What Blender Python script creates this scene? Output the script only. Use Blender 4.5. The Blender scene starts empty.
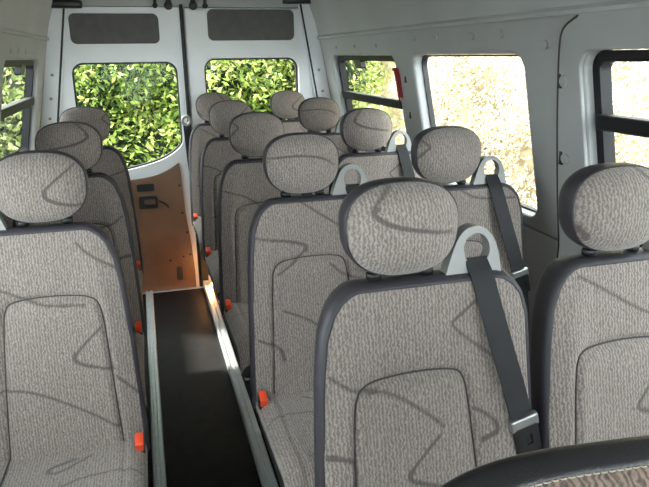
import bpy, bmesh, math, random
import numpy as np
from mathutils import Vector, Matrix
from mathutils.geometry import delaunay_2d_cdt

random.seed(7)
rng = np.random.default_rng(7)
SC = bpy.context.scene
COL = SC.collection
PI = math.pi

# ------------------------------------------------------------------ materials
def nodes_of(name):
    m = bpy.data.materials.new(name)
    m.use_nodes = True
    nt = m.node_tree
    return m, nt, nt.nodes['Principled BSDF']

def N(nt, kind, **kw):
    n = nt.nodes.new(kind)
    for k, v in kw.items():
        if k in n.inputs.keys() if hasattr(n.inputs, 'keys') else False:
            n.inputs[k].default_value = v
        else:
            setattr(n, k, v)
    return n

def mixc(nt, fac, a, b):
    n = nt.nodes.new('ShaderNodeMix'); n.data_type = 'RGBA'
    L = nt.links
    for sock, val in ((n.inputs[0], fac), (n.inputs[6], a), (n.inputs[7], b)):
        if hasattr(val, 'is_linked') or hasattr(val, 'links'):
            L.new(val, sock)
        elif isinstance(val, (int, float)):
            sock.default_value = val
        else:
            sock.default_value = (*val, 1)
    return n.outputs[2]

def ramp(nt, src, p0, p1, v0=0.0, v1=1.0):
    n = nt.nodes.new('ShaderNodeMapRange')
    n.inputs['From Min'].default_value = p0; n.inputs['From Max'].default_value = p1
    n.inputs['To Min'].default_value = v0; n.inputs['To Max'].default_value = v1
    nt.links.new(src, n.inputs['Value'])
    return n.outputs['Result']

def simple(name, col, rough=.5, metal=0., spec=.5, noise=0., scale=8., bump=0., bscale=200.):
    m, nt, b = nodes_of(name)
    b.inputs['Roughness'].default_value = rough
    b.inputs['Metallic'].default_value = metal
    b.inputs['Specular IOR Level'].default_value = spec
    tc = nt.nodes.new('ShaderNodeTexCoord')
    nz = nt.nodes.new('ShaderNodeTexNoise'); nz.inputs['Scale'].default_value = scale
    nz.inputs['Detail'].default_value = 4
    nt.links.new(tc.outputs['Object'], nz.inputs['Vector'])
    f = ramp(nt, nz.outputs['Fac'], .3, .7)
    a = tuple(c * (1 - noise) for c in col); c2 = tuple(min(1, c * (1 + noise)) for c in col)
    nt.links.new(mixc(nt, f, a, c2), b.inputs['Base Color'])
    if bump:
        nb = nt.nodes.new('ShaderNodeTexNoise'); nb.inputs['Scale'].default_value = bscale
        nt.links.new(tc.outputs['Object'], nb.inputs['Vector'])
        bp = nt.nodes.new('ShaderNodeBump'); bp.inputs['Strength'].default_value = bump
        bp.inputs['Distance'].default_value = .002
        nt.links.new(nb.outputs['Fac'], bp.inputs['Height'])
        nt.links.new(bp.outputs['Normal'], b.inputs['Normal'])
    return m

def fabric(name, base, dark, swoosh):
    """woven seat cloth: crinkled ripple weave with darker swoosh lines woven in (attribute 'mark')"""
    m, nt, b = nodes_of(name)
    L = nt.links
    b.inputs['Roughness'].default_value = .92
    b.inputs['Specular IOR Level'].default_value = .15
    b.inputs['Sheen Weight'].default_value = .25
    b.inputs['Sheen Roughness'].default_value = .5
    tc = nt.nodes.new('ShaderNodeTexCoord')
    mp = nt.nodes.new('ShaderNodeMapping'); mp.inputs['Scale'].default_value = (1, 1, 1.0)
    L.new(tc.outputs['Object'], mp.inputs['Vector'])
    wv = nt.nodes.new('ShaderNodeTexWave'); wv.wave_type = 'BANDS'; wv.bands_direction = 'X'
    wv.inputs['Scale'].default_value = 44; wv.inputs['Distortion'].default_value = 5.5
    wv.inputs['Detail'].default_value = 1.5; wv.inputs['Detail Scale'].default_value = 3.0
    L.new(mp.outputs['Vector'], wv.inputs['Vector'])
    nz = nt.nodes.new('ShaderNodeTexNoise'); nz.inputs['Scale'].default_value = 170; nz.inputs['Detail'].default_value = 2
    L.new(tc.outputs['Object'], nz.inputs['Vector'])
    w = ramp(nt, wv.outputs['Fac'], .25, .85)
    n2 = ramp(nt, nz.outputs['Fac'], .3, .7)
    mul = nt.nodes.new('ShaderNodeMath'); mul.operation = 'MULTIPLY_ADD'
    L.new(w, mul.inputs[0]); mul.inputs[1].default_value = .62
    m2 = nt.nodes.new('ShaderNodeMath'); m2.operation = 'MULTIPLY'; L.new(n2, m2.inputs[0]); m2.inputs[1].default_value = .38
    L.new(m2.outputs[0], mul.inputs[2])
    c = mixc(nt, mul.outputs[0], dark, base)
    at = nt.nodes.new('ShaderNodeAttribute'); at.attribute_name = 'mark'
    c = mixc(nt, at.outputs['Fac'], c, swoosh)
    L.new(c, b.inputs['Base Color'])
    bp = nt.nodes.new('ShaderNodeBump'); bp.inputs['Strength'].default_value = .55; bp.inputs['Distance'].default_value = .002
    L.new(mul.outputs[0], bp.inputs['Height']); L.new(bp.outputs['Normal'], b.inputs['Normal'])
    return m

M = {}
M['fabric'] = fabric('seat_cloth', (.36, .308, .280), (.160, .134, .121), (.085, .070, .065))
M['vinyl'] = simple('slate_vinyl', (.044, .040, .047), .45, spec=.35, noise=.08, bump=.15, bscale=350)
M['seam'] = simple('dark_seam_thread', (.055, .05, .048), .8)
M['black'] = simple('black_plastic', (.012, .012, .013), .4)
M['belt'] = simple('black_webbing', (.012, .012, .014), .7, bump=.3, bscale=500)
M['guide'] = simple('pale_grey_plastic', (.28, .277, .268), .4, noise=.04)
M['red'] = simple('red_release_plastic', (.85, .085, .03), .4)
M['redham'] = simple('red_hammer_plastic', (.38, .02, .025), .45)
M['steel'] = simple('brushed_steel', (.62, .63, .64), .32, metal=1.)
M['alu'] = simple('dull_aluminium', (.62, .64, .65), .4, metal=.25, noise=.08, scale=30)
M['wall'] = simple('grey_wall_lining', (.37, .375, .37), .6, noise=.05, scale=5, bump=.12, bscale=260)
M['headliner'] = simple('grey_headlining', (.45, .46, .455), .75, noise=.05, scale=4, bump=.2, bscale=260)
M['white'] = simple('white_painted_metal', (.80, .82, .83), .32, noise=.02)
M['darkpanel'] = simple('dark_grey_trim_panel', (.10, .094, .09), .6, noise=.12, scale=20, bump=.3, bscale=300)
M['rubber'] = simple('black_window_rubber', (.012, .012, .013), .5)
M['frame'] = simple('black_window_frame', (.009, .009, .010), .5, spec=.25)
M['floor'] = simple('black_rubber_floor', (.009, .0085, .009), .6, spec=.2, noise=.3, scale=14, bump=.3, bscale=220)
M['asphalt'] = simple('grey_asphalt', (.16, .155, .15), .9, noise=.2, scale=40)
M['base'] = simple('dark_seat_plinth', (.03, .03, .032), .5)
M['thread'] = simple('pale_stitch_thread', (.30, .25, .20), .8)
M['black_leather'] = simple('black_vinyl_seat_edge', (.014, .0135, .015), .33, bump=.25, bscale=350)
M['cabcloth'] = fabric('cab_seat_cloth', (.22, .16, .125), (.05, .035, .03), (.04, .03, .03))

def hardboard():
    m, nt, b = nodes_of('varnished_hardboard')
    L = nt.links
    tc = nt.nodes.new('ShaderNodeTexCoord')
    nz = nt.nodes.new('ShaderNodeTexNoise'); nz.inputs['Scale'].default_value = 5; nz.inputs['Detail'].default_value = 5
    L.new(tc.outputs['Object'], nz.inputs['Vector'])
    c = mixc(nt, ramp(nt, nz.outputs['Fac'], .35, .65), (.165, .085, .045), (.215, .115, .064))
    L.new(c, b.inputs['Base Color'])
    b.inputs['Roughness'].default_value = .3
    b.inputs['Coat Weight'].default_value = 1.0
    b.inputs['Coat Roughness'].default_value = .22
    return m
M['hardboard'] = hardboard()

def glass(name, tint):
    m = bpy.data.materials.new(name); m.use_nodes = True
    nt = m.node_tree; nt.nodes.clear(); L = nt.links
    out = nt.nodes.new('ShaderNodeOutputMaterial')
    tr = nt.nodes.new('ShaderNodeBsdfTransparent'); tr.inputs['Color'].default_value = (*tint, 1)
    gl = nt.nodes.new('ShaderNodeBsdfGlossy'); gl.inputs['Roughness'].default_value = .02
    lw = nt.nodes.new('ShaderNodeLayerWeight'); lw.inputs['Blend'].default_value = .5
    pw = nt.nodes.new('ShaderNodeMath'); pw.operation = 'POWER'; pw.inputs[1].default_value = 5
    L.new(lw.outputs['Facing'], pw.inputs[0])
    fr = nt.nodes.new('ShaderNodeMath'); fr.operation = 'MULTIPLY_ADD'; fr.inputs[1].default_value = .5; fr.inputs[2].default_value = .006
    L.new(pw.outputs[0], fr.inputs[0])
    mx = nt.nodes.new('ShaderNodeMixShader')
    L.new(fr.outputs[0], mx.inputs[0]); L.new(tr.outputs[0], mx.inputs[1]); L.new(gl.outputs[0], mx.inputs[2])
    L.new(mx.outputs[0], out.inputs['Surface'])
    return m
M['glass'] = glass('clear_glass', (.95, .97, .95))
M['glass_rear'] = glass('rear_glass', (.90, .94, .90))

def leafmat(name, cols, rough=.55):
    m, nt, b = nodes_of(name)
    L = nt.links
    at = nt.nodes.new('ShaderNodeAttribute'); at.attribute_name = 'tint'
    cr = nt.nodes.new('ShaderNodeValToRGB')
    els = cr.color_ramp.elements
    els[0].position = cols[0][0]; els[0].color = (*cols[0][1], 1)
    els[1].position = cols[-1][0]; els[1].color = (*cols[-1][1], 1)
    for p, c in cols[1:-1]:
        e = els.new(p); e.color = (*c, 1)
    L.new(at.outputs['Fac'], cr.inputs['Fac'])
    L.new(cr.outputs['Color'], b.inputs['Base Color'])
    b.inputs['Roughness'].default_value = rough
    b.inputs['Specular IOR Level'].default_value = .25
    return m
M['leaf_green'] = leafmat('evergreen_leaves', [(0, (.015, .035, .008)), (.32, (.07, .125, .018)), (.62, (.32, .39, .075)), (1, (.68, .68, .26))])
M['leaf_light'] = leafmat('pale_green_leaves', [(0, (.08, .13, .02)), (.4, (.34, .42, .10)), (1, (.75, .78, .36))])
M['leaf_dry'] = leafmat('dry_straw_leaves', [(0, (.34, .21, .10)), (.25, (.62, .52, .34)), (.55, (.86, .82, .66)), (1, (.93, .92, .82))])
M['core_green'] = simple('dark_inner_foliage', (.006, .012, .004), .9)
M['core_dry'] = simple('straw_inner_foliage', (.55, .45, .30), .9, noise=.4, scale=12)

# ------------------------------------------------------------------ mesh helpers
def mesh_data(name, verts, faces, mat, smooth=True, marks=None, attr='mark'):
    me = bpy.data.meshes.new(name)
    me.from_pydata([tuple(map(float, v)) for v in verts], [], [tuple(map(int, f)) for f in faces])
    me.materials.append(mat)
    if smooth:
        me.polygons.foreach_set('use_smooth', [True] * len(me.polygons))
    if marks is not None:
        a = me.attributes.new(attr, 'FLOAT', 'POINT')
        a.data.foreach_set('value', np.asarray(marks, dtype=np.float32))
    me.update()
    return me

def link(name, me, parent=None):
    o = bpy.data.objects.new(name, me); COL.objects.link(o)
    if parent is not None: o.parent = parent
    return o

def obj(name, geo, mat, parent=None, smooth=True, marks=None):
    return link(name, mesh_data(name, geo[0], geo[1], mat, smooth, marks), parent)

def fixn(me):
    bm = bmesh.new(); bm.from_mesh(me)
    bmesh.ops.recalc_face_normals(bm, faces=bm.faces); bm.to_mesh(me); bm.free()

def join(*geos):
    V, F = [], []
    for v, f in geos:
        k = len(V); V += [tuple(p) for p in v]; F += [tuple(i + k for i in q) for q in f]
    return V, F

def box(x0, x1, y0, y1, z0, z1, bev=0.0, seg=2):
    bm = bmesh.new()
    bmesh.ops.create_cube(bm, size=1)
    for v in bm.verts:
        v.co = Vector(((x0 + x1) / 2 + v.co.x * (x1 - x0), (y0 + y1) / 2 + v.co.y * (y1 - y0), (z0 + z1) / 2 + v.co.z * (z1 - z0)))
    if bev:
        bmesh.ops.bevel(bm, geom=list(bm.edges), offset=bev, segments=seg, affect='EDGES', profile=.6)
    bm.verts.ensure_lookup_table()
    g = ([tuple(v.co) for v in bm.verts], [tuple(v.index for v in f.verts) for f in bm.faces])
    bm.free()
    return g

def xform(g, mtx):
    return [tuple(mtx @ Vector(v)) for v in g[0]], g[1]

def tube(pts, r, seg=8, closed=False):
    pts = [Vector(p) for p in pts]
    n = len(pts); V, F = [], []
    rr = r if hasattr(r, '__len__') else [r] * n
    up = None
    for i, p in enumerate(pts):
        a = pts[(i - 1) % n] if (closed or i > 0) else p
        b = pts[(i + 1) % n] if (closed or i < n - 1) else p
        t = (b - a).normalized()
        if up is None:
            up = Vector((0, 0, 1)) if abs(t.z) < .9 else Vector((0, 1, 0))
        s = t.cross(up).normalized(); up = s.cross(t).normalized()
        for k in range(seg):
            c, d = math.cos(2 * PI * k / seg), math.sin(2 * PI * k / seg)
            V.append(tuple(p + (s * c + up * d) * rr[i]))
    m = n if closed else n - 1
    for i in range(m):
        for k in range(seg):
            j = (i + 1) % n
            F.append((i * seg + k, i * seg + (k + 1) % seg, j * seg + (k + 1) % seg, j * seg + k))
    if not closed:
        F.append(tuple(range(seg - 1, -1, -1))); F.append(tuple(range((n - 1) * seg, n * seg)))
    return V, F

def cyl(c, axis, r, h, seg=20, bev=.2):
    """round cap with a softened rim; grows from c along axis"""
    a = Vector(axis).normalized(); s = a.orthogonal().normalized(); u = a.cross(s)
    rings = [(r, 0), (r, h * (1 - bev)), (r * (1 - .35 * bev), h * (1 - bev * .3)), (r * (1 - bev), h)]
    V, F = [], []
    for R, H in rings:
        for k in range(seg):
            t = 2 * PI * k / seg
            V.append(tuple(Vector(c) + a * H + (s * math.cos(t) + u * math.sin(t)) * R))
    for i in range(len(rings) - 1):
        for k in range(seg):
            F.append((i * seg + k, i * seg + (k + 1) % seg, (i + 1) * seg + (k + 1) % seg, (i + 1) * seg + k))
    F.append(tuple(range(seg - 1, -1, -1))); F.append(tuple(range((len(rings) - 1) * seg, len(rings) * seg)))
    return V, F

def rrect(u0, u1, v0, v1, r, seg=6):
    P = []
    for cu, cv, a0 in ((u1 - r, v1 - r, 0), (u0 + r, v1 - r, 90), (u0 + r, v0 + r, 180), (u1 - r, v0 + r, 270)):
        for k in range(seg + 1):
            a = math.radians(a0 + 90 * k / seg); P.append((cu + r * math.cos(a), cv + r * math.sin(a)))
    return P

def chaikin(P, it=2, closed=False):
    for _ in range(it):
        Q = [] if closed else [P[0]]
        n = len(P)
        for i in range(n if closed else n - 1):
            a, b = P[i], P[(i + 1) % n]
            Q.append(tuple(.75 * x + .25 * y for x, y in zip(a, b))); Q.append(tuple(.25 * x + .75 * y for x, y in zip(a, b)))
        if not closed: Q.append(P[-1])
        P = Q
    return P

def inside(pt, poly):
    x, y = pt; c = False; n = len(poly)
    for i in range(n):
        (x1, y1), (x2, y2) = poly[i], poly[(i + 1) % n]
        if (y1 > y) != (y2 > y) and x < (x2 - x1) * (y - y1) / (y2 - y1) + x1: c = not c
    return c

def slab(outer, holes, fmap, depth):
    """a plate with holes: outline polygons in (u,v), fmap(u,v,d)->xyz, front at d=0, back at d=depth"""
    loops = [list(outer)] + [list(h) for h in holes]
    pts, edges = [], []
    for lp in loops:
        k = len(pts); n = len(lp); pts += lp
        edges += [(k + i, k + (i + 1) % n) for i in range(n)]
    vs, es, fs, ov, oe, of = delaunay_2d_cdt([Vector(p) for p in pts], edges, [], 0, 1e-6)
    tris = []
    for f in fs:
        c = sum((vs[i] for i in f), Vector((0, 0))) / len(f)
        if inside(c, loops[0]) and not any(inside(c, h) for h in loops[1:]): tris.append(tuple(f))
    nv = len(vs)
    V = [fmap(v.x, v.y, 0) for v in vs] + [fmap(v.x, v.y, depth) for v in vs]
    F = list(tris) + [tuple(i + nv for i in reversed(t)) for t in tris]
    cnt = {}
    for t in tris:
        for i in range(3):
            e = (t[i], t[(i + 1) % 3]); cnt[frozenset(e)] = cnt.get(frozenset(e), []) + [e]
    for k, e in cnt.items():
        if len(e) == 1:
            a, b = e[0]; F.append((b, a, a + nv, b + nv))
    return V, F

def slab_obj(name, outer, holes, fmap, depth, mat, parent=None, bev=0.0):
    me = mesh_data(name, *slab(outer, holes, fmap, depth), mat, smooth=False)
    fixn(me)
    o = link(name, me, parent)
    if bev:
        b = o.modifiers.new('soft_edge', 'BEVEL'); b.width = bev; b.segments = 3; b.limit_method = 'ANGLE'; b.angle_limit = math.radians(50)
    return o

def ring_loop(outer, inner, fmap, depth):
    return slab(outer, [inner], fmap, depth)

def tag(o, label, cat, group=None, kind=None):
    o['label'] = label; o['category'] = cat
    if group: o['group'] = group
    if kind: o['kind'] = kind
    return o

def struct(o, label=None, cat=None):
    o['kind'] = 'structure'
    if label: o['label'] = label
    if cat: o['category'] = cat
    return o

def empty(name, loc=(0, 0, 0)):
    o = bpy.data.objects.new(name, None); COL.objects.link(o); o.location = loc
    o.empty_display_size = .1
    return o

# ------------------------------------------------------------------ van shell
XC = .34                                         # centre line of the van
YR, YF = 4.30, -1.15                             # rear doors, windscreen
ZS = 1.625                                       # where lining meets headlining
def half(z):                                     # half width of the cabin; the sides lean in above the waist
    return .99 if z < .9 else .93 - .2 * (z - 1.2)
def wmap(side):
    return lambda y, z, d: (XC + side * (half(z) + d), y, z)

W1 = (2.985, 4.03, .97, 1.512)
W2 = (1.875, 2.765, .95, 1.512)
W3 = (.62, 1.572, .97, 1.522)
WC = (-.85, .20, .95, 1.56)
for side, nm in ((1, 'right'), (-1, 'left')):
    fm = wmap(side)
    holes = [rrect(*w, .055, 6) for w in ((W1, W2, W3, WC) if side == 1 else (W1, W3, WC))]
    mid = slab([(YF, .9), (YR + .05, .9), (YR + .05, ZS), (YF, ZS)], holes, fm, .07)
    low = slab([(YF, -.1), (YR + .05, -.1), (YR + .05, .9), (YF, .9)], [], fm, .07)
    me = mesh_data('wall_' + nm, *join(mid, low), M['wall'], smooth=False); fixn(me)
    w = link('wall_' + nm, me)
    b = w.modifiers.new('soft_edge', 'BEVEL'); b.width = .014; b.segments = 3; b.limit_method = 'ANGLE'; b.angle_limit = math.radians(60)
    struct(w, 'light grey lined %s side wall of the van with window openings' % nm, 'wall')
    # cover caps and small slots pressed into the lining
    if side == 1:
        for (y, z, r) in ((2.695, 1.584, .010), (2.485, 1.582, .012), (2.185, 1.577, .013), (1.986, 1.578, .015), (1.50, 1.578, .021), (1.74, 1.54, .014)):
            n = Vector((-1, 0, -.2)).normalized()
            obj('cover_cap', cyl(Vector(fm(y, z, .001)), n, r, .008), M['wall'], w)
        for (y, z) in ((2.84, 1.425), (2.855, 1.19), (3.9, 1.56), (3.55, 1.56), (3.2, 1.56)):
            n = Vector((-1, 0, -.2)).normalized()
            obj('cover_cap', cyl(Vector(fm(y, z, .001)), n, .009, .006), M['wall'], w)
        for (y, z) in ((2.875, 1.40), (2.885, 1.23)):
            obj('lining_slot', box(*sorted((fm(y, z, -.004)[0], fm(y, z, .01)[0])), y - .008, y + .008, z - .016, z + .016, .003), M['black'], w)
    else:
        for y in (3.1, 3.28, 3.5, 3.7):
            x = fm(y, 1.555, 0)[0]
            obj('lining_slot', box(x - .008, x + .005, y - .005, y + .005, 1.54, 1.575, .002), M['headliner'], w)

# lining panel by the front right window, with the clips that hold it
fm = wmap(1)
edge = chaikin([(1.735, .62), (1.735, .95), (1.70, 1.25), (1.675, 1.42), (1.655, 1.53), (1.635, 1.585), (1.565, 1.612)], 3)
outer = edge + [(1.55, 1.622), (.35, 1.622), (.35, .62)]
hole3 = rrect(W3[0] + .0, W3[1] - .0, W3[2], W3[3], .06, 8)
t = slab_obj('trim_1', outer, [hole3], lambda y, z, d: fm(y, z, d - .014), .013, M['wall'], None, .005)
struct(t, 'light grey window surround panel with curved edge by the front right window', 'trim')
sm = obj('panel_seam', tube([fm(y + .001, z, -.013) for y, z in edge], .0038, 6), M['seam'], t)
for z, y in ((1.435, 1.668), (1.199, 1.69), (1.02, 1.72)):
    n = Vector((-1, 0, -.2)).normalized()
    c = obj('trim_clip', cyl(Vector(fm(y - .028, z, -.013)), n, .017, .010), M['wall'], t)
    obj('clip_slot', box(fm(y, z, -.018)[0], fm(y, z, .0)[0], y - .012, y + .004, z - .022, z + .022, .002), M['black'], c)

# windows
def seal_ring(y0, y1, z0, z1, r, wd, d0, d1, side):
    f = wmap(side)
    return slab(rrect(y0, y1, z0, z1, r, 6), [rrect(y0 + wd, y1 - wd, z0 + wd, z1 - wd, max(.01, r - wd), 6)], lambda y, z, d: f(y, z, d0 + d), d1 - d0)

def pane(y0, y1, z0, z1, r, d0, side):
    f = wmap(side)
    return slab(rrect(y0, y1, z0, z1, r, 6), [], lambda y, z, d: f(y, z, d0 + d), .004)

wn = 0
def side_window(w, side, sliding, bar, label, root=True):
    global wn
    wn += 1
    y0, y1, z0, z1 = w
    wd = .030 if sliding else .007
    g = seal_ring(y0 + .001, y1 - .001, z0 + .001, z1 - .001, .055, wd, .030 if sliding else .045, .069, side)
    me = mesh_data('window_frame', *g, M['frame' if sliding else 'rubber'], smooth=False); fixn(me)
    o = link('window_%d' % wn, me); struct(o, label, 'window')
    gl = obj('glass', pane(y0 + wd * .6, y1 - wd * .6, z0 + wd * .6, z1 - wd * .6, .035, .054, side), M['glass'], o, smooth=False); fixn(gl.data)
    if sliding:
        f = wmap(side)
        g = slab([(y0 + wd * .8, bar - .023), (y1 - wd * .8, bar - .023), (y1 - wd * .8, bar + .023), (y0 + wd * .8, bar + .023)], [], lambda y, z, d: f(y, z, .012 + d), .050)
        b = obj('sliding_bar', g, M['frame'], o, smooth=False); fixn(b.data)
        md = b.modifiers.new('soft_edge', 'BEVEL'); md.width = .008; md.segments = 3
        # catch of the opening light
        yc = y0 + .60 * (y1 - y0)
        g = slab(rrect(yc - .055, yc + .055, z1 - .075, z1 - .025, .012, 3), [], lambda y, z, d: f(y, z, .022 + d), .03)
        c = obj('window_catch', g, M['black'], o, smooth=False); fixn(c.data)
    return o
side_window(W1, 1, True, 1.268, 'rear right side window with black sliding frame')
side_window(W2, 1, False, 0, 'middle right side window, plain bonded glass')
side_window(W3, 1, True, 1.322, 'front right side window with black sliding frame')
side_window(W1, -1, True, 1.283, 'rear left side window with black sliding frame')
side_window(W3, -1, True, 1.322, 'front left side window with black sliding frame')
side_window(WC, 1, False, 0, 'right cab door window')
side_window(WC, -1, False, 0, 'left cab door window')

# ceiling: headlining lofted along the van, with a soft lip over the lining
prof = [(half(ZS) + .07, ZS - .004), (half(ZS) - .012, ZS - .006), (half(ZS) - .018, ZS + .004), (half(ZS) - .006, ZS + .016), (half(1.72) - .006, 1.72), (half(1.80) - .02, 1.80), (.765, 1.88), (.69, 1.95), (.58, 1.985), (.40, 2.005), (0, 2.015)]
prof = prof[:4] + chaikin(prof[4:], 2)
pr_ = [(XC + x, z) for x, z in prof] + [(XC - x, z) for x, z in reversed(prof[:-1])]
top = [(XC - half(ZS) - .07, 2.09), (XC + half(ZS) + .07, 2.09)]
poly = pr_ + top
ys = [YF, YR + .05]
V = [(x, y, z) for y in ys for x, z in poly]
n = len(poly)
F = [(i, (i + 1) % n, (i + 1) % n + n, i + n) for i in range(n)]
me = mesh_data('ceiling', V, F, M['headliner'], smooth=False); fixn(me)
c = link('ceiling', me); struct(c, 'dull grey headlining over the seats', 'ceiling')
# long grab moulding on the headlining, front right
o = obj('trim_2', tube([(XC + half(ZS + .05) - .012, y, ZS + .052 + .004 * math.sin(y * 3)) for y in np.linspace(.5, 1.42, 14)], [.004] + [.010] * 12 + [.004], 8), M['headliner'])
struct(o, 'slim moulded rib on the headlining above the front right window', 'trim')

# floor, step and sill
o = obj('floor', box(XC - .99, XC + .99, YF, 4.115, -.10, 0), M['floor'], smooth=False)
struct(o, 'black ribbed rubber floor of the aisle', 'floor')
g = join(box(XC - .90, XC + .90, 4.100, 4.120, -.012, .006, .003), box(XC - .90, XC + .90, 4.125, 4.20, -.06, -.04, .004))
o = obj('trim_3', g, M['steel'], smooth=False)
struct(o, 'metal strip along the rear edge of the floor', 'trim')

# front bulkhead with the windscreen opening (behind the camera)
outer = [(-half(0) - .07, -.1), (half(0) + .07, -.1), (half(.9) + .07, .9), (half(ZS) + .07, ZS), (.74, 2.08), (-.74, 2.08), (-half(ZS) - .07, ZS), (-half(.9) - .07, .9)]
sh = [(-.90, .88), (.90, .88), (.76, 1.86), (-.76, 1.86)]
o = slab_obj('wall_front', outer, [sh], lambda x, z, d: (XC + x, YF - d, z), .06, M['wall'])
struct(o, 'front of the van around the windscreen', 'wall')
o = slab_obj('window_9', sh, [], lambda x, z, d: (XC + x, YF - .03 - d, z), .004, M['glass'])
struct(o, 'windscreen', 'window')

# rear pillars and header
for side, nm, k in ((-1, 'left', 4), (1, 'right', 5)):
    outer = []
    zs = [-.10, .30, .60, .90, 1.05, 1.2, 1.35, 1.5, 1.65, 1.75, 1.835]
    inn = lambda z: (.845 if z < .9 else .82 - .175 * (z - 1.2) - .0)
    outer = [(side * (inn(z)), z) for z in zs] + [(side * (half(z) - .002), z) for z in reversed(zs)]
    o = slab_obj('trim_%d' % k, outer, [], lambda x, z, d: (XC + x, YR - .06 + d, z), .026, M['white'], None, .01)
    struct(o, 'pale painted metal rear pillar on the %s beside the rear doors' % nm, 'trim')
    obj('door_seal', tube([(XC + side * (inn(z) + .012), YR - .055, z) for z in zs], .009, 6), M['rubber'], o)
    for z in (1.05, 1.16, 1.28, 1.42):
        obj('cover_cap', cyl(Vector((XC + side * (inn(z) + .058), YR - .058, z)), (0, -1, 0), .009, .006), M['guide'], o)
o = slab_obj('wall_back', [(-.79, 1.815), (.79, 1.815), (.68, 2.04), (-.68, 2.04)], [], lambda x, z, d: (XC + x, YR - .03 + d, z), .09, M['headliner'], None, .01)
struct(o, 'grey header above the rear doors', 'wall')
o = obj('trim_6', box(XC - .82, XC - .62, YR - .12, YR - .05, 1.80, 1.845, .012), M['black'])
struct(o, 'black door stay cover at the top left of the rear doors', 'trim')
o = obj('trim_7', box(XC + .60, XC + .80, YR - .12, YR - .05, 1.835, 1.875, .012), M['black'])
struct(o, 'black door stay cover at the top right of the rear doors', 'trim')

# rear doors
GAP = .297
def rear_door(name, label, xo, xi, win, pan):
    """xo(z): outer edge, xi: edge at the gap"""
    s = 1 if xi > xo(1.2) else -1
    zs = [-.10, .3, .6, .9, 1.2, 1.5, 1.812]
    outer = [(xi, z) for z in zs] + [(xo(z), z) for z in reversed(zs)]
    o = slab_obj(name, outer, [win], lambda x, z, d: (x, YR - .03 + d, z), .075, M['white'], None, .012)
    struct(o, label, 'door')
    # rubber round the glass, glass
    cx = sum(p[0] for p in win) / len(win); cz = sum(p[1] for p in win) / len(win)
    n = len(win)
    inner = []
    for i in range(n):
        a, b = Vector(win[i - 1]), Vector(win[(i + 1) % n]); t = (b - a).normalized(); nn = Vector((-t.y, t.x))
        if nn.dot(Vector((cx, cz)) - Vector(win[i])) < 0: nn = -nn
        inner.append((win[i][0] + nn.x * .011, win[i][1] + nn.y * .011))
    me = mesh_data('window_seal', *slab(win, [inner], lambda x, z, d: (x, YR - .005 + d, z), .03), M['rubber'], smooth=False); fixn(me)
    link('window_seal', me, o)
    me = mesh_data('door_glass', *slab(inner, [], lambda x, z, d: (x, YR + .012 + d, z), .004), M['glass_rear'], smooth=False); fixn(me)
    link('door_glass', me, o)
    slab_obj('upper_panel', rrect(*pan, .035, 6), [], lambda x, z, d: (x, YR - .036 + d, z), .02, M['darkpanel'], o, .004)
    return o
def winpoly(x0, x1, zt, low, r=.07):
    # low: list of (x,z) along the bottom edge from x0 to x1
    P = [(x0, low[0][1] + .05)] + low + [(x1, low[-1][1] + .03)]
    P += [(x1 - r + r * math.cos(a), zt - r + r * math.sin(a)) for a in np.radians(np.arange(0, 91, 15))]
    P += [(x0 + r + r * math.cos(a), zt - r + r * math.sin(a)) for a in np.radians(np.arange(90, 181, 15))]
    return P
lowL = chaikin([(-.39, .83), (-.36, .79), (-.2, .795), (-.10, .813), (.017, .838), (.11, .866), (.178, .903), (.225, .94), (.245, .97)], 1)
dL = rear_door('door_1', 'left rear door of the van, white inside with brown lower board', lambda z: XC - (.87 if z < .9 else .85 - .175 * (z - 1.2)), GAP - .012,
               winpoly(-.392, .248, 1.488, lowL), (-.372, .153, 1.598, 1.775))
lowR = [(2 * GAP - x + .065, z) for x, z in reversed(lowL)]
dR = rear_door('door_2', 'right rear door of the van, white inside, behind the last seats', lambda z: XC + (.87 if z < .9 else .85 - .175 * (z - 1.2)), GAP + .012,
               winpoly(.418, 1.045, 1.503, lowR), (.455, 1.02, 1.613, 1.803))
# black rubber where the doors meet
obj('meeting_seal', box(GAP - .011, GAP + .011, YR - .045, YR + .03, -.1, 1.83, .004), M['rubber'], dL)
# lower lining boards
topL = chaikin([(-.40, .73), (-.2, .735), (-.10, .744), (.032, .759), (.122, .790), (.17, .818), (.208, .840)], 2)
outl = topL + [(.216, .78), (.226, .5), (.250, .28), (.262, .08), (.262, -.06), (-.42, -.06), (-.43, .6)]
bL = slab_obj('lower_board', outl, [], lambda x, z, d: (x, YR - .045 + d, z), .018, M['hardboard'], dL, .004)
outr = [(2 * GAP - x + .06, z) for x, z in outl]
bR = slab_obj('lower_board', outr, [], lambda x, z, d: (x, YR - .045 + d, z), .018, M['hardboard'], dR, .004)
# latch and handle recesses on the left board
def yb(d): return YR - .045 + d
h1 = slab_obj('latch_recess', rrect(-.075, .035, .665, .715, .008, 3), [], lambda x, z, d: (x, YR - .055 + d, z), .012, M['black'], dL, .003)
h2 = slab_obj('handle_recess', rrect(-.07, .05, .55, .63, .008, 3), [rrect(-.035, .035, .575, .612, .006, 2)], lambda x, z, d: (x, YR - .062 + d, z), .02, M['black'], dL, .003)
obj('pull_handle', tube([(.045, YR - .066, .60), (.08, YR - .07, .588), (.105, YR - .066, .566), (.118, YR - .062, .548)], .006, 6), M['black'], dL)
for x, z in ((.20, .69), (.205, .50), (.228, .36), (.10, .17), (.19, .19), (.238, .20)):
    obj('board_screw', cyl(Vector((x, YR - .044, z)), (0, -1, 0), .008, .005), M['black'], dL)
obj('drain_bung', slab(rrect(.135, .175, .02, .12, .015, 4), [], lambda x, z, d: (x, YR - .05 + d, z), .008), M['base'], dL, smooth=False)
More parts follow.
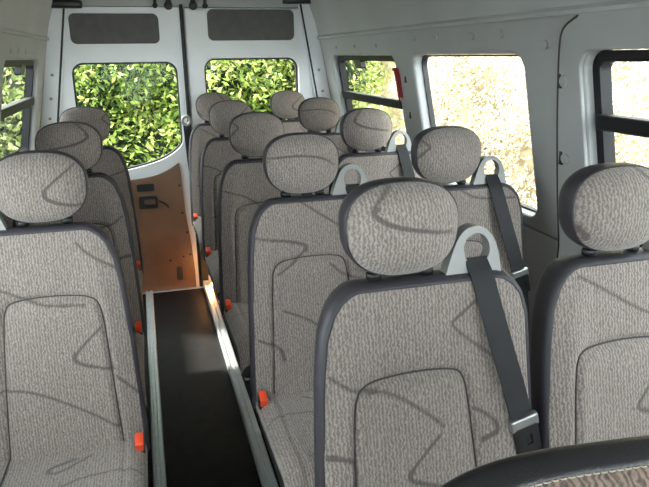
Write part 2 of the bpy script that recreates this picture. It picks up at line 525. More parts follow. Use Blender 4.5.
# catches at the top of each door
for x, d_, r in ((.141, dL, .016), (.221, dL, .026), (.372, dR, .026), (.447, dR, .016)):
    obj('top_catch', join(cyl(Vector((x, YR - .028, 1.822)), (0, -1, 0), r, .03), box(x - r * .6, x + r * .6, YR - .05, YR - .02, 1.815, 1.87, .005)), M['black'], d_)

# seat rails along the aisle
def rail(x0, x1, label):
    P = [(x0, 0), (x0, .030), (x0 + .006, .036), (x0 + .012, .036), (x0 + .015, .028), (x0 + .026, .028), (x0 + .030, .036), (x1 - .004, .036), (x1, .030), (x1, 0)]
    V = [(x, y, z) for y in (.30, 4.06) for x, z in P]; n = len(P)
    F = [(i, (i + 1) % n, (i + 1) % n + n, i + n) for i in range(n)] + [tuple(range(n)), tuple(range(2 * n - 1, n - 1, -1))]
    me = mesh_data('seat_rail', V, F, M['alu'], smooth=False); fixn(me)
    o = link('seat_rail', me)
    return tag(o, label, 'rail', 'metal seat rails along the aisle')
rail(.300, .352, 'silver metal seat rail on the floor right of the black aisle')
rail(-.082, -.036, 'silver metal seat rail on the floor left of the black aisle')

# ------------------------------------------------------------------ seats
ZB, ZT = .515, 1.118
def yfront(z): return -.03 - .18 * (1.12 - z)
LK = [(.50, -.200), (.62, -.198), (.80, -.190), (.95, -.180), (1.03, -.168), (1.075, -.150), (1.098, -.132), (1.112, -.112), (1.118, -.095)]
RK = [(.50, .258), (.80, .262), (.95, .263), (1.03, .262), (1.075, .250), (1.098, .232), (1.112, .212), (1.118, .195)]
def interp(K, z):
    return np.interp(z, [k[0] for k in K], [k[1] for k in K])

def polydist(px, pz, pts, w0, w1=None):
    """soft mask of a woven line along pts, half width w0 -> w1"""
    pts = np.array(chaikin([tuple(p) for p in pts], 2))
    w1 = w0 if w1 is None else w1
    out = np.zeros_like(px); n = len(pts) - 1
    for i in range(n):
        a, b = pts[i], pts[i + 1]; d = b - a; L2 = max(1e-9, d @ d)
        t = np.clip(((px - a[0]) * d[0] + (pz - a[1]) * d[1]) / L2, 0, 1)
        dist = np.hypot(px - a[0] - t * d[0], pz - a[1] - t * d[1])
        w = w0 + (w1 - w0) * (i + t) / n
        out = np.maximum(out, np.clip(1 - (dist - w) / .0025, 0, 1))
    return out

T, K = .0019, .0050     # thin and thick line half widths
PAT = {
 'a': dict(head=[([(-.011, 1.311), (-.039, 1.29), (-.064, 1.267), (-.071, 1.256)], T, T), ([(-.064, 1.262), (-.071, 1.253), (-.05, 1.236), (-.003, 1.223), (.087, 1.209)], K, T)],
   back=[([(.177, 1.09), (.099, 1.037), (.088, 1.028), (.098, 1.016), (.137, .982), (.203, .934)], T, T), ([(-.157, .96), (-.104, .927), (-.05, .926), (.031, .869), (.055, .844)], T, T),
         ([(.046, .828), (-.004, .783), (-.019, .764)], T, T), ([(-.015, .77), (-.02, .757), (-.01, .750), (.033, .734), (.107, .714)], K, T),
         ([(.13, .86), (.169, .835), (.174, .81), (.143, .798)], T, K), ([(-.170, .817), (-.13, .816), (-.121, .796), (-.128, .74)], K, T)]),
 'b': dict(head=[([(-.104, 1.237), (-.026, 1.247), (.048, 1.237), (.087, 1.211)], T, T)],
   back=[([(-.013, 1.105), (.048, 1.063), (.114, 1.019), (.2, .97)], T, T), ([(-.162, 1.011), (-.06, .996), (-.005, .980), (-.008, .965)], T, K), ([(-.004, .975), (-.037, .938), (-.099, .906)], T, T), ([(.061, .922), (.109, .878), (.18, .86)], T, T),
         ([(-.09, .80), (.0, .76), (.05, .70)], T, T), ([(-.17, .72), (-.11, .70), (-.10, .66)], T, K)]),
 'c': dict(head=[([(.086, 1.269), (.026, 1.224), (.015, 1.205)], T, T), ([(.018, 1.212), (.015, 1.20), (.03, 1.186), (.069, 1.171), (.108, 1.165)], K, T)],
   back=[([(.07, 1.073), (.098, 1.04), (.164, 1.0)], T, T), ([(-.25, 1.0), (-.115, .975), (-.069, .947), (-.011, .925), (.076, .92)], T, T), ([(.109, .862), (.056, .815), (.039, .791)], T, T),
         ([(.042, .80), (.038, .786), (.065, .769), (.133, .754)], K, T), ([(-.144, .725), (-.088, .732), (.004, .687), (.132, .599)], T, T), ([(.136, .735), (.192, .668)], T, T)]),
 'd': dict(head=[([(-.105, 1.188), (-.081, 1.164), (-.092, 1.161)], K, T), ([(.02, 1.30), (.06, 1.25), (.10, 1.24)], T, T)],
   back=[([(-.098, 1.088), (-.039, 1.056), (.037, 1.01), (.072, .995), (.16, .96)], T, T), ([(.072, .868), (.029, .82), (.025, .806), (.06, .796), (.12, .78)], T, K), ([(-.15, .75), (-.05, .72), (.02, .66)], T, T)]),
 'e': dict(head=[([(-.134, 1.295), (-.085, 1.255), (-.078, 1.245), (-.09, 1.235), (-.125, 1.19)], T, T), ([(.1, 1.28), (.06, 1.30)], T, T)],
   back=[([(-.011, 1.139), (.054, 1.091), (.102, 1.072), (.23, 1.069)], T, T), ([(-.15, 1.0), (-.05, .97), (.02, .9)], T, T), ([(.15, .85), (.04, .79), (.03, .77), (.1, .75)], T, K)]),
}

PAT['f'] = {k: [([(-x, z) for x, z in pts], a, b) for pts, a, b in v] for k, v in PAT['c'].items()}   # same cloth, seen the right way round on a mirrored seat

def make_backrest(pat, mir):
    nx, nz = 118, 150
    t = np.linspace(0, 1, nz); z = ZB + (ZT - .010 - ZB) * t
    xl, xr = interp(LK, z) + .012, interp(RK, z) - .012
    s = np.linspace(0, 1, nx)
    X = xl[:, None] + (xr - xl)[:, None] * s[None, :]
    Z = np.repeat(z[:, None], nx, 1)
    dl, dr, dt = X - (xl[:, None] - .012), (xr[:, None] + .012) - X, ZT - Z
    d = np.minimum(np.minimum(dl, dr), dt)
    oz = np.concatenate([np.linspace(.95, 1.09, 30), np.linspace(1.09, ZT, 30)])
    OX = np.concatenate([interp(LK, oz), np.linspace(interp(LK, ZT), interp(RK, ZT), 40), interp(RK, oz)])
    OZ = np.concatenate([oz, np.full(40, ZT), oz])
    for ox, oz_ in zip(OX, OZ):
        d = np.minimum(d, np.hypot(X - ox, Z - oz_))
    Yv = -.03 - .18 * (1.12 - Z)
    # bolsters at the sides, belly at the lumbar, soft rollover at the rim
    sc = np.minimum(dl, dr)
    Yv -= .016 * np.exp(-((sc - .060) / .030) ** 2) * np.clip((1.1 - Z) / .2, 0, 1)
    Yv -= .012 * np.exp(-((Z - .72) / .16) ** 2)
    R = .026
    e = np.clip(1 - d / R, 0, 1)
    Yv += .022 * (1 - np.sqrt(np.clip(1 - e ** 2, 0, 1)))
    # stitched lower panel: an arch with rounded shoulders, slightly padded
    seam = panel_path()
    P = np.array(seam); best = np.full(X.shape, 9.)
    for i in range(len(P) - 1):
        a, b = P[i], P[i + 1]; dd = b - a; L2 = max(1e-9, dd @ dd)
        tt = np.clip(((X - a[0]) * dd[0] + (Z - a[1]) * dd[1]) / L2, 0, 1)
        best = np.minimum(best, np.hypot(X - a[0] - tt * dd[0], Z - a[1] - tt * dd[1]))
    Yv += .008 * np.exp(-(best / .008) ** 2)
    ins = np.array([[1.0 if inside((X[i, j], Z[i, j]), seam) else 0.0 for j in range(nx)] for i in range(nz)])
    Yv -= ins * .013 * (1 - np.exp(-best / .014))
    mk = np.zeros(X.shape)
    for pts, a, b in PAT[pat]['back']:
        mk = np.maximum(mk, polydist(X, Z, pts, a, b))
    sgn = -1 if mir else 1
    V = np.stack([X * sgn, Yv, Z], -1).reshape(-1, 3)
    F = []
    for i in range(nz - 1):
        for j in range(nx - 1):
            a = i * nx + j
            q = (a, a + 1, a + nx + 1, a + nx)
            F.append(q if sgn > 0 else q[::-1])
    return (V, F), mk.reshape(-1) * .8, best

def panel_path():
    return chaikin([(-.138, .515), (-.128, .70), (-.120, .86), (-.112, .922), (-.085, .938), (0, .946), (.085, .942), (.112, .928), (.120, .86), (.130, .70), (.142, .515)], 3)

def front_y(x, z):      # cloth surface of the backrest near the panel seam
    y = yfront(z) - .012 * math.exp(-((z - .72) / .16) ** 2)
    d = min(x - float(interp(LK, z)), float(interp(RK, z)) - x)
    y -= .016 * math.exp(-((d - .060) / .030) ** 2) * min(1, max(0, (1.1 - z) / .2))
    return y + .0065

def make_trim(mir):
    zs = list(np.linspace(ZB - .01, 1.03, 16)) + [1.055, 1.075, 1.088, 1.098, 1.106, 1.112, 1.116]
    P = [(float(interp(LK, z)), z) for z in zs] + [(x, ZT) for x in np.linspace(-.09, .19, 9)] + [(float(interp(RK, z)), z) for z in reversed(zs)]
    P = chaikin(P, 1); n = len(P)
    prof = [(.0185, .012), (.0165, .004), (.013, .001), (.009, .002), (.004, .008), (.001, .017), (.001, .030), (.008, .060), (.018, .080), (.035, .092), (.07, .098)]
    V, F = [], []
    for i, p in enumerate(P):
        a, b = Vector(P[max(0, i - 1)]), Vector(P[min(n - 1, i + 1)]); tt = (b - a).normalized()
        nn = Vector((tt.y, -tt.x))           # pointing inward for this winding
        for ins_, dy in prof:
            x, z = p[0] + nn.x * ins_, p[1] + nn.y * ins_
            sc = 1 if z < 1.1 else 1
            V.append(((-x if mir else x), yfront(z) + dy - .008 * math.exp(-((z - .75) / .2) ** 2), z))
    m = len(prof)
    for i in range(n - 1):
        for j in range(m - 1):
            a = i * m + j; q = (a, a + 1, a + m + 1, a + m)
            F.append(q)
    F.append(tuple(i * m + m - 1 for i in range(n)))
    me = mesh_data('side_trim', V, F, M['vinyl'], smooth=True)
    fixn(me)
    return me

HZ, HW, HH = 1.213, .111, .0875
def head_outline(a, k=1.0):
    c, s = math.cos(a), math.sin(a); e = 2 / 2.5
    x = HW * k * math.copysign(abs(c) ** e, c); z = HH * k * math.copysign(abs(s) ** e, s)
    x *= 1 + .05 * (z / HH)                       # a little broader towards the top
    return x, z
def make_head(pat, mir):
    """padded cloth front of the headrest"""
    nr, na = 34, 120
    V = [(0, -.064, HZ)]
    for i in range(1, nr + 1):
        r = i / nr
        for j in range(na):
            a = 2 * PI * j / na; x, z = head_outline(a, r * .985)
            y = -.008 - .056 * (max(0, 1 - r ** 2.5)) ** .60 - .10 * 0 + .10 * z * .0
            V.append((x, y - .16 * 0 + .05 * z, z + HZ))
    F = [(0, 1 + (j + 1) % na, 1 + j) for j in range(na)]
    for i in range(nr - 1):
        for j in range(na):
            a, b = 1 + i * na + j, 1 + i * na + (j + 1) % na
            F.append((a, b, b + na, a + na))
    V = np.array(V)
    mk = np.zeros(len(V))
    for pts, a, b in PAT[pat]['head']:
        mk = np.maximum(mk, polydist(V[:, 0], V[:, 2], pts, a, b))
    if mir: V[:, 0] *= -1
    me = mesh_data('headrest', V, F, M['fabric'], True, mk * .8); fixn(me)
    return me
def make_head_shell():
    na = 72; prof = [(.965, -.010), (.985, -.015), (1.0, -.011), (1.015, .004), (1.012, .018), (.98, .034), (.90, .048), (.72, .058), (.4, .062)]
    V, F = [], []
    for k, y in prof:
        for j in range(na):
            x, z = head_outline(2 * PI * j / na, k); V.append((x, y + .05 * z, z + HZ))
    for i in range(len(prof) - 1):
        for j in range(na):
            F.append((i * na + j, i * na + (j + 1) % na, (i + 1) * na + (j + 1) % na, (i + 1) * na + j))
    F.append(tuple((len(prof) - 1) * na + j for j in range(na)))
    me = mesh_data('headrest_shell', V, F, M['vinyl'], True); fixn(me)
    return me

def make_cushion(pat, mir):
    nx, ny = 84, 84
    x = np.linspace(-.192, .268, nx); y = np.linspace(-.10, -.585, ny)
    X, Yg = np.meshgrid(x, y)
    back = -.10 - Yg
    Z = .548 + .03 * np.clip(back / .48, 0, 1)
    e = np.minimum(X + .192, .268 - X); f = Yg + .585
    Z -= .035 * (1 - np.sqrt(np.clip(1 - np.clip(1 - e / .035, 0, 1) ** 2, 0, 1)))
    Z -= .085 * (1 - np.sqrt(np.clip(1 - np.clip(1 - f / .085, 0, 1) ** 2, 0, 1)))
    Z += .010 * np.exp(-((e - .05) / .03) ** 2)
    for sx in (-.140, .142):
        Z -= .007 * np.exp(-((X - sx) / .007) ** 2)
    mk = np.zeros(X.shape)
    for pts, a, b in (([(-.06, -.18), (.02, -.25), (.05, -.22), (-.02, -.19)], T, K), ([(-.19, -.30), (-.05, -.26), (.10, -.38)], T, T), ([(.16, -.2), (.21, -.35), (.26, -.4)], T, T), ([(-.12, -.5), (.0, -.42), (.12, -.46)], T, T)):
        mk = np.maximum(mk, polydist(X, Yg, pts, a, b))
    V = np.stack([X * (-1 if mir else 1), Yg, Z], -1).reshape(-1, 3)
    F = [(i * nx + j, i * nx + j + 1, (i + 1) * nx + j + 1, (i + 1) * nx + j) for i in range(ny - 1) for j in range(nx - 1)]
    me = mesh_data('cushion', V, F, M['fabric'], True, mk.reshape(-1) * .8)
    bm = bmesh.new(); bm.from_mesh(me)
    bmesh.ops.recalc_face_normals(bm, faces=bm.faces)
    bm.faces.ensure_lookup_table()
    if sum(f.normal.z for f in bm.faces) < 0: bmesh.ops.reverse_faces(bm, faces=bm.faces)
    bm.to_mesh(me); bm.free()
    return me

def mirx(g, mir):
    if not mir: return g
    return [(-v[0], v[1], v[2]) for v in g[0]], [tuple(reversed(f)) for f in g[1]]

def belt_guide_geo():
    """pale plastic loop on the shoulder: a tapering arch with an eye for the webbing"""
    cx = .150
    outer = [(cx - .070, 1.088), (cx - .064, 1.112), (cx - .053, 1.142), (cx - .040, 1.174), (cx - .022, 1.197), (cx + .003, 1.204), (cx + .028, 1.196), (cx + .046, 1.170), (cx + .053, 1.135), (cx + .056, 1.088)]
    hole = [(cx + .004 + .028 * math.cos(t), max(1.131, 1.159 + .031 * math.sin(t))) for t in np.linspace(0, 2 * PI, 16, endpoint=False)]
    return chaikin(outer, 2), chaikin(hole, 2, True)

def strip(pts, w, th=.003):
    """webbing: centre points with a width direction in x"""
    V, F = [], []
    for i, p in enumerate(pts):
        p = Vector(p); a = Vector(pts[max(0, i - 1)]); b = Vector(pts[min(len(pts) - 1, i + 1)]); t = (b - a).normalized()
        s = t.cross(Vector((0, -1, 0))).normalized(); nn = s.cross(t).normalized()
        for u, v in ((-1, -1), (1, -1), (1, 1), (-1, 1)):
            V.append(tuple(p + s * (u * w / 2) + nn * (v * th / 2)))
    for i in range(len(pts) - 1):
        for k in range(4):
            F.append((i * 4 + k, i * 4 + (k + 1) % 4, i * 4 + 4 + (k + 1) % 4, i * 4 + 4 + k))
    F.append((3, 2, 1, 0)); m = len(pts) * 4 - 4; F.append((m, m + 1, m + 2, m + 3))
    return V, F

CACHE = {}
def seat_parts(pat, mir):
    key = (pat, mir)
    if key in CACHE: return CACHE[key]
    g, mk, _ = make_backrest(pat, mir)
    D = {}
    D['backrest'] = mesh_data('backrest', g[0], g[1], M['fabric'], True, mk)
    D['headrest'] = make_head(pat, mir)
    D['cushion'] = make_cushion(pat, mir)
    CACHE[key] = D
    return D
SHARED = {}
def shared(mir):
    if mir in SHARED: return SHARED[mir]
    D = {}
    sg = -1 if mir else 1
    D['side_trim'] = make_trim(mir)
    D['panel_seam'] = mesh_data('panel_seam', *mirx(tube([(x, front_y(x, z) - .0004, z) for x, z in panel_path()], .0017, 6), mir), M['seam'])
    D['headrest_shell'] = make_head_shell()
    for k, sx in ((0, -.052), (1, .052)):
        D['post%d' % k] = mesh_data('headrest_post', *tube([(sx, .005, 1.09), (sx, .008, 1.15)], .0065, 10), M['steel'])
        D['collar%d' % k] = mesh_data('post_collar', *cyl((sx, -.002, 1.119), (0, 0, 1), .015, .013, 16), M['black'])
    lines = []
    for sx in (-.140, .142):
        ys_ = np.linspace(-.13, -.55, 24)
        lines.append(tube([(sx, y, .5435 + .03 * min(1, max(0, (-.10 - y) / .48)) - .085 * (1 - math.sqrt(max(0, 1 - max(0, min(1, 1 - (y + .585) / .085)) ** 2)))) for y in ys_], .0022, 6))
    for k in (0, 1): D['cushion_seam%d' % k] = mesh_data('cushion_seam', *mirx(lines[k], mir), M['seam'])
    D['cushion_base'] = mesh_data('cushion_base', *mirx(box(-.180, .255, -.56, .0, .43, .525, .02, 3), mir), M['base'])
    D['leg0'] = mesh_data('leg', *mirx(box(-.062, -.012, -.50, -.06, .008, .41, .008), mir), M['base'])
    D['leg1'] = mesh_data('leg', *mirx(box(.165, .215, -.50, -.06, .0, .41, .008), mir), M['base'])
    D['foot'] = mesh_data('leg_foot', *mirx(box(-.072, -.002, -.54, -.02, .0, .012, .004), mir), M['alu'])
    D['recliner'] = mesh_data('hinge_cover', *mirx(cyl((-.184, -.075, .53), (-1, 0, 0), .045, .012, 24), mir), M['black'])
    o_, h_ = belt_guide_geo()
    me = mesh_data('belt_guide', *mirx(slab(o_, [h_], lambda x, z, d: (x, yfront(z) + .012 + d, z), .026), mir), M['guide'], smooth=False); fixn(me)
    D['belt_guide'] = me
    pts = [(.153, -.010, 1.143), (.153, -.018, 1.131), (.156, -.034, 1.112), (.163, yfront(1.06) - .016, 1.06), (.180, yfront(.98) - .026, .98), (.201, yfront(.9) - .030, .9), (.220, yfront(.82) - .030, .82), (.230, yfront(.74) - .026, .74), (.236, yfront(.66) - .018, .66), (.238, yfront(.58) - .012, .58)]
    pts = chaikin(pts, 2)
    D['seat_belt'] = mesh_data('seat_belt', *mirx(strip(pts, .046), mir), M['belt'], smooth=False)
    # tongue: steel plate and black moulded grip
    m_ = Matrix.Translation((.2165, yfront(.835) - .034, .835)) @ Matrix.Rotation(math.radians(-14), 4, 'Y')
    D['belt_tongue'] = mesh_data('belt_tongue', *mirx(xform(join(box(-.030, .030, -.008, .006, -.014, .012, .004), ), m_), mir), M['steel'], smooth=False)
    D['tongue_grip'] = mesh_data('tongue_grip', *mirx(xform(slab(rrect(-.024, .026, -.070, -.008, .006, 3), [rrect(-.005, .010, -.052, -.030, .003, 2)], lambda x, z, d: (x, d - .008, z), .016), m_), mir), M['black'], smooth=False)
    m_ = Matrix.Translation((-.176, -.175, .555)) @ Matrix.Rotation(math.radians(14), 4, 'X')
    D['buckle'] = mesh_data('buckle', *mirx(xform(join(box(-.012, .012, -.022, .022, -.05, .022, .006), box(-.005, .005, -.012, .012, -.13, -.04, .002)), m_), mir), M['black'])
    D['release_button'] = mesh_data('release_button', *mirx(xform(box(-.011, .011, -.025, .018, .000, .027, .004), m_), mir), M['red'])
    SHARED[mir] = D
    return D

def make_seat(x, y, pat, label, mir=False, belt=True):
    root = empty('passenger_seat', (x, y, 0))
    tag(root, label, 'seat', 'passenger seats in rows of the van')
    D, S = seat_parts(pat, mir), shared(mir)
    b = link('backrest', D['backrest'], root); link('panel_seam', S['panel_seam'], b)
    link('side_trim', S['side_trim'], root)
    h = link('headrest', D['headrest'], root); link('headrest_shell', S['headrest_shell'], h)
    for k in (0, 1):
        p = link('headrest_post', S['post%d' % k], h); link('post_collar', S['collar%d' % k], b)
    c = link('cushion', D['cushion'], root); [link('cushion_seam', S['cushion_seam%d' % k], c) for k in (0, 1)]
    link('cushion_base', S['cushion_base'], root)
    l = link('leg', S['leg0'], root); link('leg_foot', S['foot'], l); link('leg', S['leg1'], root)
    link('hinge_cover', S['recliner'], root)
    g = link('belt_guide', S['belt_guide'], root)
    bv = g.modifiers.new('soft_edge', 'BEVEL'); bv.width = .007; bv.segments = 3; bv.limit_method = 'ANGLE'; bv.angle_limit = math.radians(50)
    bb = link('seat_belt', S['seat_belt'], root); link('belt_tongue', S['belt_tongue'], bb); link('tongue_grip', S['tongue_grip'], bb)
    bu = link('buckle', S['buckle'], root); link('release_button', S['release_button'], bu)
    return root

XA, XB, XL = .439, .909, -.2586
Y1, PT, YL = 1.033, .748, 1.665
A = [('a', 'grey patterned seat right of the aisle, nearest full seat in the centre foreground'),
     ('b', 'grey seat right of the aisle, second row, directly behind the centre foreground seat'),
     ('e', 'grey seat right of the aisle, third row, just behind the second aisle seat'),
     ('c', 'grey seat right of the aisle, fourth row, mostly hidden by the seats before it'),
     ('d', 'grey seat right of the aisle, last row, nearest the gap of the rear doors')]
B = [('d', 'grey seat by the front right window, cut by the right edge of the photo'),
     ('e', 'grey seat before the middle right window, its headrest against the bright glass'),
     ('a', 'grey seat by the right wall, third row, headrest in front of the rear side window'),
     ('b', 'grey seat by the right wall, fourth row, left of the rear side window'),
     ('c', 'grey seat by the right wall, last row, headrest before the right rear door window')]
Lf = [('f', 'pinkish grey seat at the left edge of the photo, nearest on the left side'),
      ('a', 'grey seat left of the aisle, middle of the three on the left side'),
      ('e', 'grey seat left of the aisle, furthest back on the left side')]
for i, (p, l) in enumerate(A): make_seat(XA, Y1 + PT * i, p, l)
for i, (p, l) in enumerate(B): make_seat(XB, Y1 + PT * i, p, l)
for i, (p, l) in enumerate(Lf): make_seat(XL, YL + PT * i, p, l, mir=True)

# belt of the last aisle place, hanging from its own pale guide at the rear door post
t = empty('door_belt', (.272, 4.19, .0))
tag(t, 'black belt hanging with pale ring guide at the gap between the rear doors', 'seat belt')
ring = [(.0 + .024 * math.cos(a), 0, 1.12 + .026 * math.sin(a)) for a in np.linspace(0, 2 * PI, 28, endpoint=False)]
obj('ring_guide', tube(ring, .0095, 10, True), M['guide'], t)
obj('webbing', strip(chaikin([(0, .0, 1.105), (.004, -.01, 1.0), (.01, -.012, .85), (.028, -.012, .6), (.05, -.01, .3), (.05, .0, .02)], 2), .044, .004), M['belt'], t, smooth=False)

# cab seat in front, seen only at its shoulder
def cab_seat():
    root = empty('cab_seat', (.44, .40, 0))
    tag(root, 'black edged cab seat with pale stitching at the bottom right corner', 'seat')
    # outline of the backrest from its left foot over the rounded shoulder to the right foot
    P = [(x - .04, z - .006 - .02 * max(0, x + .02)) for x, z in chaikin([(-.27, .48), (-.268, .80), (-.262, 1.02), (-.258, 1.10), (-.245, 1.155), (-.215, 1.187), (-.17, 1.205), (-.11, 1.210), (-.04, 1.205), (.05, 1.20), (.15, 1.195), (.22, 1.17), (.25, 1.10), (.26, .95), (.265, .48)], 3)]
    n = len(P)
    def ring(prof):
        V, F = [], []
        for i, p in enumerate(P):
            a, b = Vector(P[max(0, i - 1)]), Vector(P[min(n - 1, i + 1)]); tt = (b - a).normalized(); nn = Vector((tt.y, -tt.x))
            for ins_, dy in prof:
                z = p[1] + nn.y * ins_
                V.append((p[0] + nn.x * ins_, -.02 - .14 * (1.2 - z) + dy, z))
        m = len(prof)
        for i in range(n - 1):
            for j in range(m - 1):
                a = i * m + j; F.append((a, a + 1, a + m + 1, a + m))
        return V, F, m
    V, F, m = ring([(.0145, -.016), (.013, -.020), (.010, -.0205), (.007, -.017), (.0035, -.010), (.001, -.003), (.001, .003), (.006, .011), (.018, .022), (.05, .036), (.10, .05)])
    F.append(tuple(i * m + m - 1 for i in range(n)))
    me = mesh_data('side_trim', V, F, M['black_leather']); fixn(me); link('side_trim', me, root)
    V, F, m = ring([(.0125, -.017), (.017, -.024), (.03, -.032), (.08, -.044), (.12, -.05)])
    F.append(tuple(i * m + m - 1 for i in range(n)))
    me = mesh_data('backrest', V, F, M['cabcloth']); fixn(me); b = link('backrest', me, root)
    # twin rows of stitches
    L_ = [Vector(p) for p in P if p[1] > .95]
    th, acc = [], 0.
    for i in range(1, len(L_)):
        a, c = L_[i - 1], L_[i]; t = (c - a).normalized(); nn = Vector((t.y, -t.x)); ln_ = (c - a).length
        for k in range(max(1, int(ln_ / .0009))):
            q = a + t * (ln_ * k / max(1, int(ln_ / .0009))) + nn * .0112; acc += .0009
            dip = .0030 * max(0, math.cos(2 * PI * acc / .0075)) ** 2
            th.append((q.x, -.02 - .14 * (1.2 - q.y) - .0212 + dip, q.y))
    obj('stitching', tube(th, .0009, 6), M['thread'], root)
    obj('cushion', box(-.13, .26, -.56, -.10, .42, .56, .04, 4), M['cabcloth'], root)
    obj('pedestal', box(-.05, .20, -.50, -.08, .0, .43, .015), M['base'], root, smooth=False)
    return root
cab_seat()

# emergency hammer by the rear right window
fm = wmap(1)
hm = empty('emergency_hammer', fm(2.950, 1.385, -.012))
tag(hm, 'slim red emergency hammer on the wall beside the rear right window', 'hammer')
def loc(y, z, d):
    p = Vector(fm(2.955 + y, 1.38 + z, d)) - Vector(hm.location); return tuple(p)
obj('handle', tube([loc(.0, -.085, -.014), loc(.0, -.06, -.016), loc(0, .0, -.015), loc(0, .06, -.016)], [.005, .006, .006, .006], 10), M['redham'], hm)
obj('hammer_head', tube([loc(-.018, .066, -.016), loc(-.014, .066, -.016), loc(.014, .066, -.016), loc(.018, .066, -.016)], [.004, .008, .008, .004], 10), M['redham'], hm)
g = slab(rrect(-.018, .018, -.07, .07, .006, 3), [], lambda y, z, d: loc(y, z, -.008 + d), .009)
o = obj('bracket', g, M['redham'], hm, smooth=False); fixn(o.data)

# ------------------------------------------------------------------ added lamp for a warm glow by the rear floor
sl = empty('added_glow_lamp', (.335, 3.72, .0))
sl.location = (.375, 4.06, .0)
tag(sl, 'small added lamp for the orange glow, low beside the right rail near the rear door', 'lamp')
obj('housing', box(-.02, .02, -.03, .03, .0, .05, .006), M['base'], sl)
ml, nt, b = nodes_of('added_lamp_lens')
b.inputs['Base Color'].default_value = (.9, .5, .2, 1)
b.inputs['Emission Color'].default_value = (1, .36, .08, 1); b.inputs['Emission Strength'].default_value = 6
obj('lens', box(-.025, -.018, -.022, .022, .012, .04, .003), ml, sl)
ld = bpy.data.lights.new('added_glow_light', 'POINT'); ld.energy = .3; ld.color = (1, .42, .12); ld.shadow_soft_size = .02  # warm point light added to put the orange glow on board and floor
lo = bpy.data.objects.new('added_glow_light', ld); COL.objects.link(lo); lo.parent = sl; lo.location = Vector((.335, 3.98, .07)) - sl.location

# ------------------------------------------------------------------ outside
o = obj('ground', box(-14, 16, -14, 20, -.62, -.60), M['asphalt'], smooth=False)
struct(o, 'grey ground outside the van', 'ground')

def hedge(name, label, p0, p1, h, depth, nleaf, size, mat, core, seed, bias=0.):
    """a clipped wall of foliage from p0 to p1 (its near face); leaves in clumps over a dark inner mass"""
    r = np.random.default_rng(seed)
    a, b = np.array(p0, float), np.array(p1, float); d = b - a; Ln = np.linalg.norm(d); d /= Ln
    nrm = np.array([d[1], -d[0]])                   # towards the van
    root = empty(name, (a[0], a[1], -.6)); tag(root, label, 'hedge')
    # clumps
    ncl = nleaf // 45
    cu = r.uniform(0, Ln, ncl); cz = r.uniform(0, h, ncl)
    lump = lambda u, z: .20 * np.sin(u * 2.1 + z * 1.3 + seed) + .12 * np.sin(u * 4.7 - z * 3.9) + .10 * np.sin(z * 6.1 + u * 1.1)
    cw = lump(cu, cz) + r.uniform(-.24, .10, ncl)
    ct = np.clip(r.normal(.5, .2, ncl) + bias, 0, 1)
    ci = r.integers(0, ncl, nleaf)
    sp = size * 1.5
    off = r.normal(0, 1, (nleaf, 3)) * max(sp, .105)
    u = cu[ci] + off[:, 0]; z = cz[ci] + off[:, 1] * 1.1; w = cw[ci] + np.abs(off[:, 2]) * .9
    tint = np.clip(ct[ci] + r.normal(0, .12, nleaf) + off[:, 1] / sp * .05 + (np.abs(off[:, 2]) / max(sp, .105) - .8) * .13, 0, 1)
    # leaf axes
    dirn = np.stack([r.normal(0, .8, nleaf), r.normal(-.25, .6, nleaf), r.uniform(.1, 1.0, nleaf)], 1)   # along, up, out
    dirn /= np.linalg.norm(dirn, axis=1)[:, None]
    side = np.cross(dirn, r.normal(0, 1, (nleaf, 3))); side /= np.linalg.norm(side, axis=1)[:, None]
    up = np.cross(side, dirn)
    ln = size * r.uniform(.7, 1.5, nleaf)[:, None]
    c = np.stack([u, z, w], 1)
    P = np.stack([c - dirn * ln * .5, c + side * ln * .21 + up * ln * .05, c + dirn * ln * .5 - up * ln * .08, c - side * ln * .21 + up * ln * .05], 1).reshape(-1, 3)
    W = np.stack([d[0] * P[:, 0] + nrm[0] * P[:, 2], d[1] * P[:, 0] + nrm[1] * P[:, 2], P[:, 1]], 1)
    idx = np.arange(nleaf) * 4
    F = np.concatenate([np.stack([idx, idx + 1, idx + 2], 1), np.stack([idx, idx + 2, idx + 3], 1)])
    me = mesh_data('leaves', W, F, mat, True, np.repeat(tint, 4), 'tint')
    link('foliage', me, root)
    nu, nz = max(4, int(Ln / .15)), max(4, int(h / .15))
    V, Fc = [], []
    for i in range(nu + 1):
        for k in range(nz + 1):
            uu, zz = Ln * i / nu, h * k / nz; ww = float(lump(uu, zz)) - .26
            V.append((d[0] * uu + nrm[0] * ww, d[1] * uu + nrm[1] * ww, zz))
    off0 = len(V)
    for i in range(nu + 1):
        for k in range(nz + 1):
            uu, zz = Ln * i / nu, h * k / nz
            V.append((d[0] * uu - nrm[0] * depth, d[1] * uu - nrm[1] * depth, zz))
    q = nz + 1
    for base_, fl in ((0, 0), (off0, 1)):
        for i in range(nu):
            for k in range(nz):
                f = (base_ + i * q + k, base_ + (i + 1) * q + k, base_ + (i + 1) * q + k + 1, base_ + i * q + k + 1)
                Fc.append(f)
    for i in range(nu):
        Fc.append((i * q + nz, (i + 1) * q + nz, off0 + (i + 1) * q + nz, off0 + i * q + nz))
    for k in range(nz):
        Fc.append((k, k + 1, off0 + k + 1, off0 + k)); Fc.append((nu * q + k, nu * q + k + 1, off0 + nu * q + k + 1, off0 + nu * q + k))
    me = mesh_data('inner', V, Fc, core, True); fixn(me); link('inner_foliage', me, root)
    return root
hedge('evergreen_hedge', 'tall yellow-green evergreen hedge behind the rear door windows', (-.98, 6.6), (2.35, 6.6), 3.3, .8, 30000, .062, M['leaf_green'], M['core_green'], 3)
hedge('pale_hedge', 'pale green hedge seen through the left side window', (-4.4, 8.5), (-.5, 8.5), 3.3, .8, 14000, .08, M['leaf_light'], M['core_green'], 11)
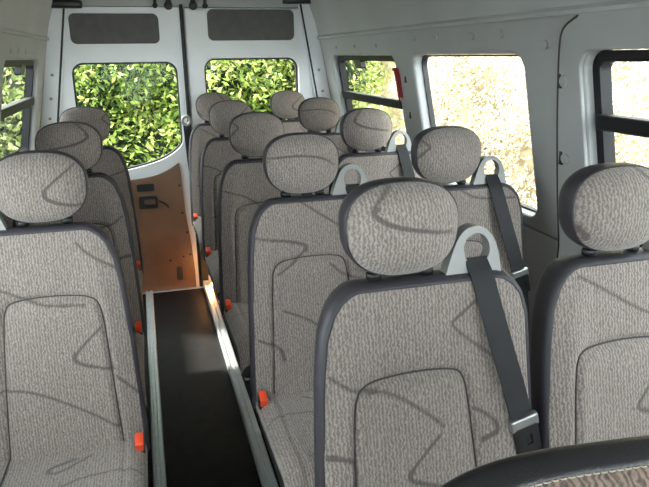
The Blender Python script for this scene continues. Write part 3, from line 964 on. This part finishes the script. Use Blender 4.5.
hedge('pale_hedge', 'bright pale green hedge beyond the rear right side window', (3.6, 13.5), (3.6, 9.1), 3.6, .8, 16000, .09, M['leaf_light'], M['core_dry'], 5)
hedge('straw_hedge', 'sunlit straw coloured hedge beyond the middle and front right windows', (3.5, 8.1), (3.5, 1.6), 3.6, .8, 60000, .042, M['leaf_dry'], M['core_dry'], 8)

# ------------------------------------------------------------------ light
w = bpy.data.worlds.new('overcast_sky'); SC.world = w; w.use_nodes = True
nt = w.node_tree
bg = nt.nodes['Background']; bg.inputs['Color'].default_value = (.87, .945, 1.0, 1); bg.inputs['Strength'].default_value = 1.25
sd = bpy.data.lights.new('sun', 'SUN'); sd.energy = 2.2; sd.angle = math.radians(4); sd.color = (1, .95, .85)
so = bpy.data.objects.new('sun', sd); COL.objects.link(so)
so.rotation_euler = Vector((.80, -.60, -1.0)).to_track_quat('-Z', 'Y').to_euler()

# ------------------------------------------------------------------ camera
f_, yaw, pit, rol = 627.2, .2765, .2927, -.0129
cy, sy, cp, sp = math.cos(yaw), math.sin(yaw), math.cos(pit), math.sin(pit)
fw = Vector((sy * cp, cy * cp, -sp)); r0 = Vector((cy, -sy, 0)); u0 = r0.cross(fw)
r = math.cos(rol) * r0 + math.sin(rol) * u0; u = -math.sin(rol) * r0 + math.cos(rol) * u0
cd = bpy.data.cameras.new('camera'); cd.sensor_fit = 'HORIZONTAL'; cd.sensor_width = 36; cd.lens = 36 * f_ / 649
cd.clip_start = .02
cam = bpy.data.objects.new('camera', cd); COL.objects.link(cam)
cam.matrix_world = Matrix(((r.x, u.x, -fw.x, 0), (r.y, u.y, -fw.y, 0), (r.z, u.z, -fw.z, 1.519), (0, 0, 0, 1)))
SC.camera = cam

SC.view_settings.view_transform = 'Standard'
SC.view_settings.look = 'None'
SC.view_settings.gamma = 1
SC.view_settings.use_curve_mapping = False
SC.view_settings.exposure = 3.0
SC.cycles.max_bounces = 12
SC.cycles.diffuse_bounces = 6
SC.cycles.transparent_max_bounces = 16
SC.cycles.sample_clamp_indirect = 8
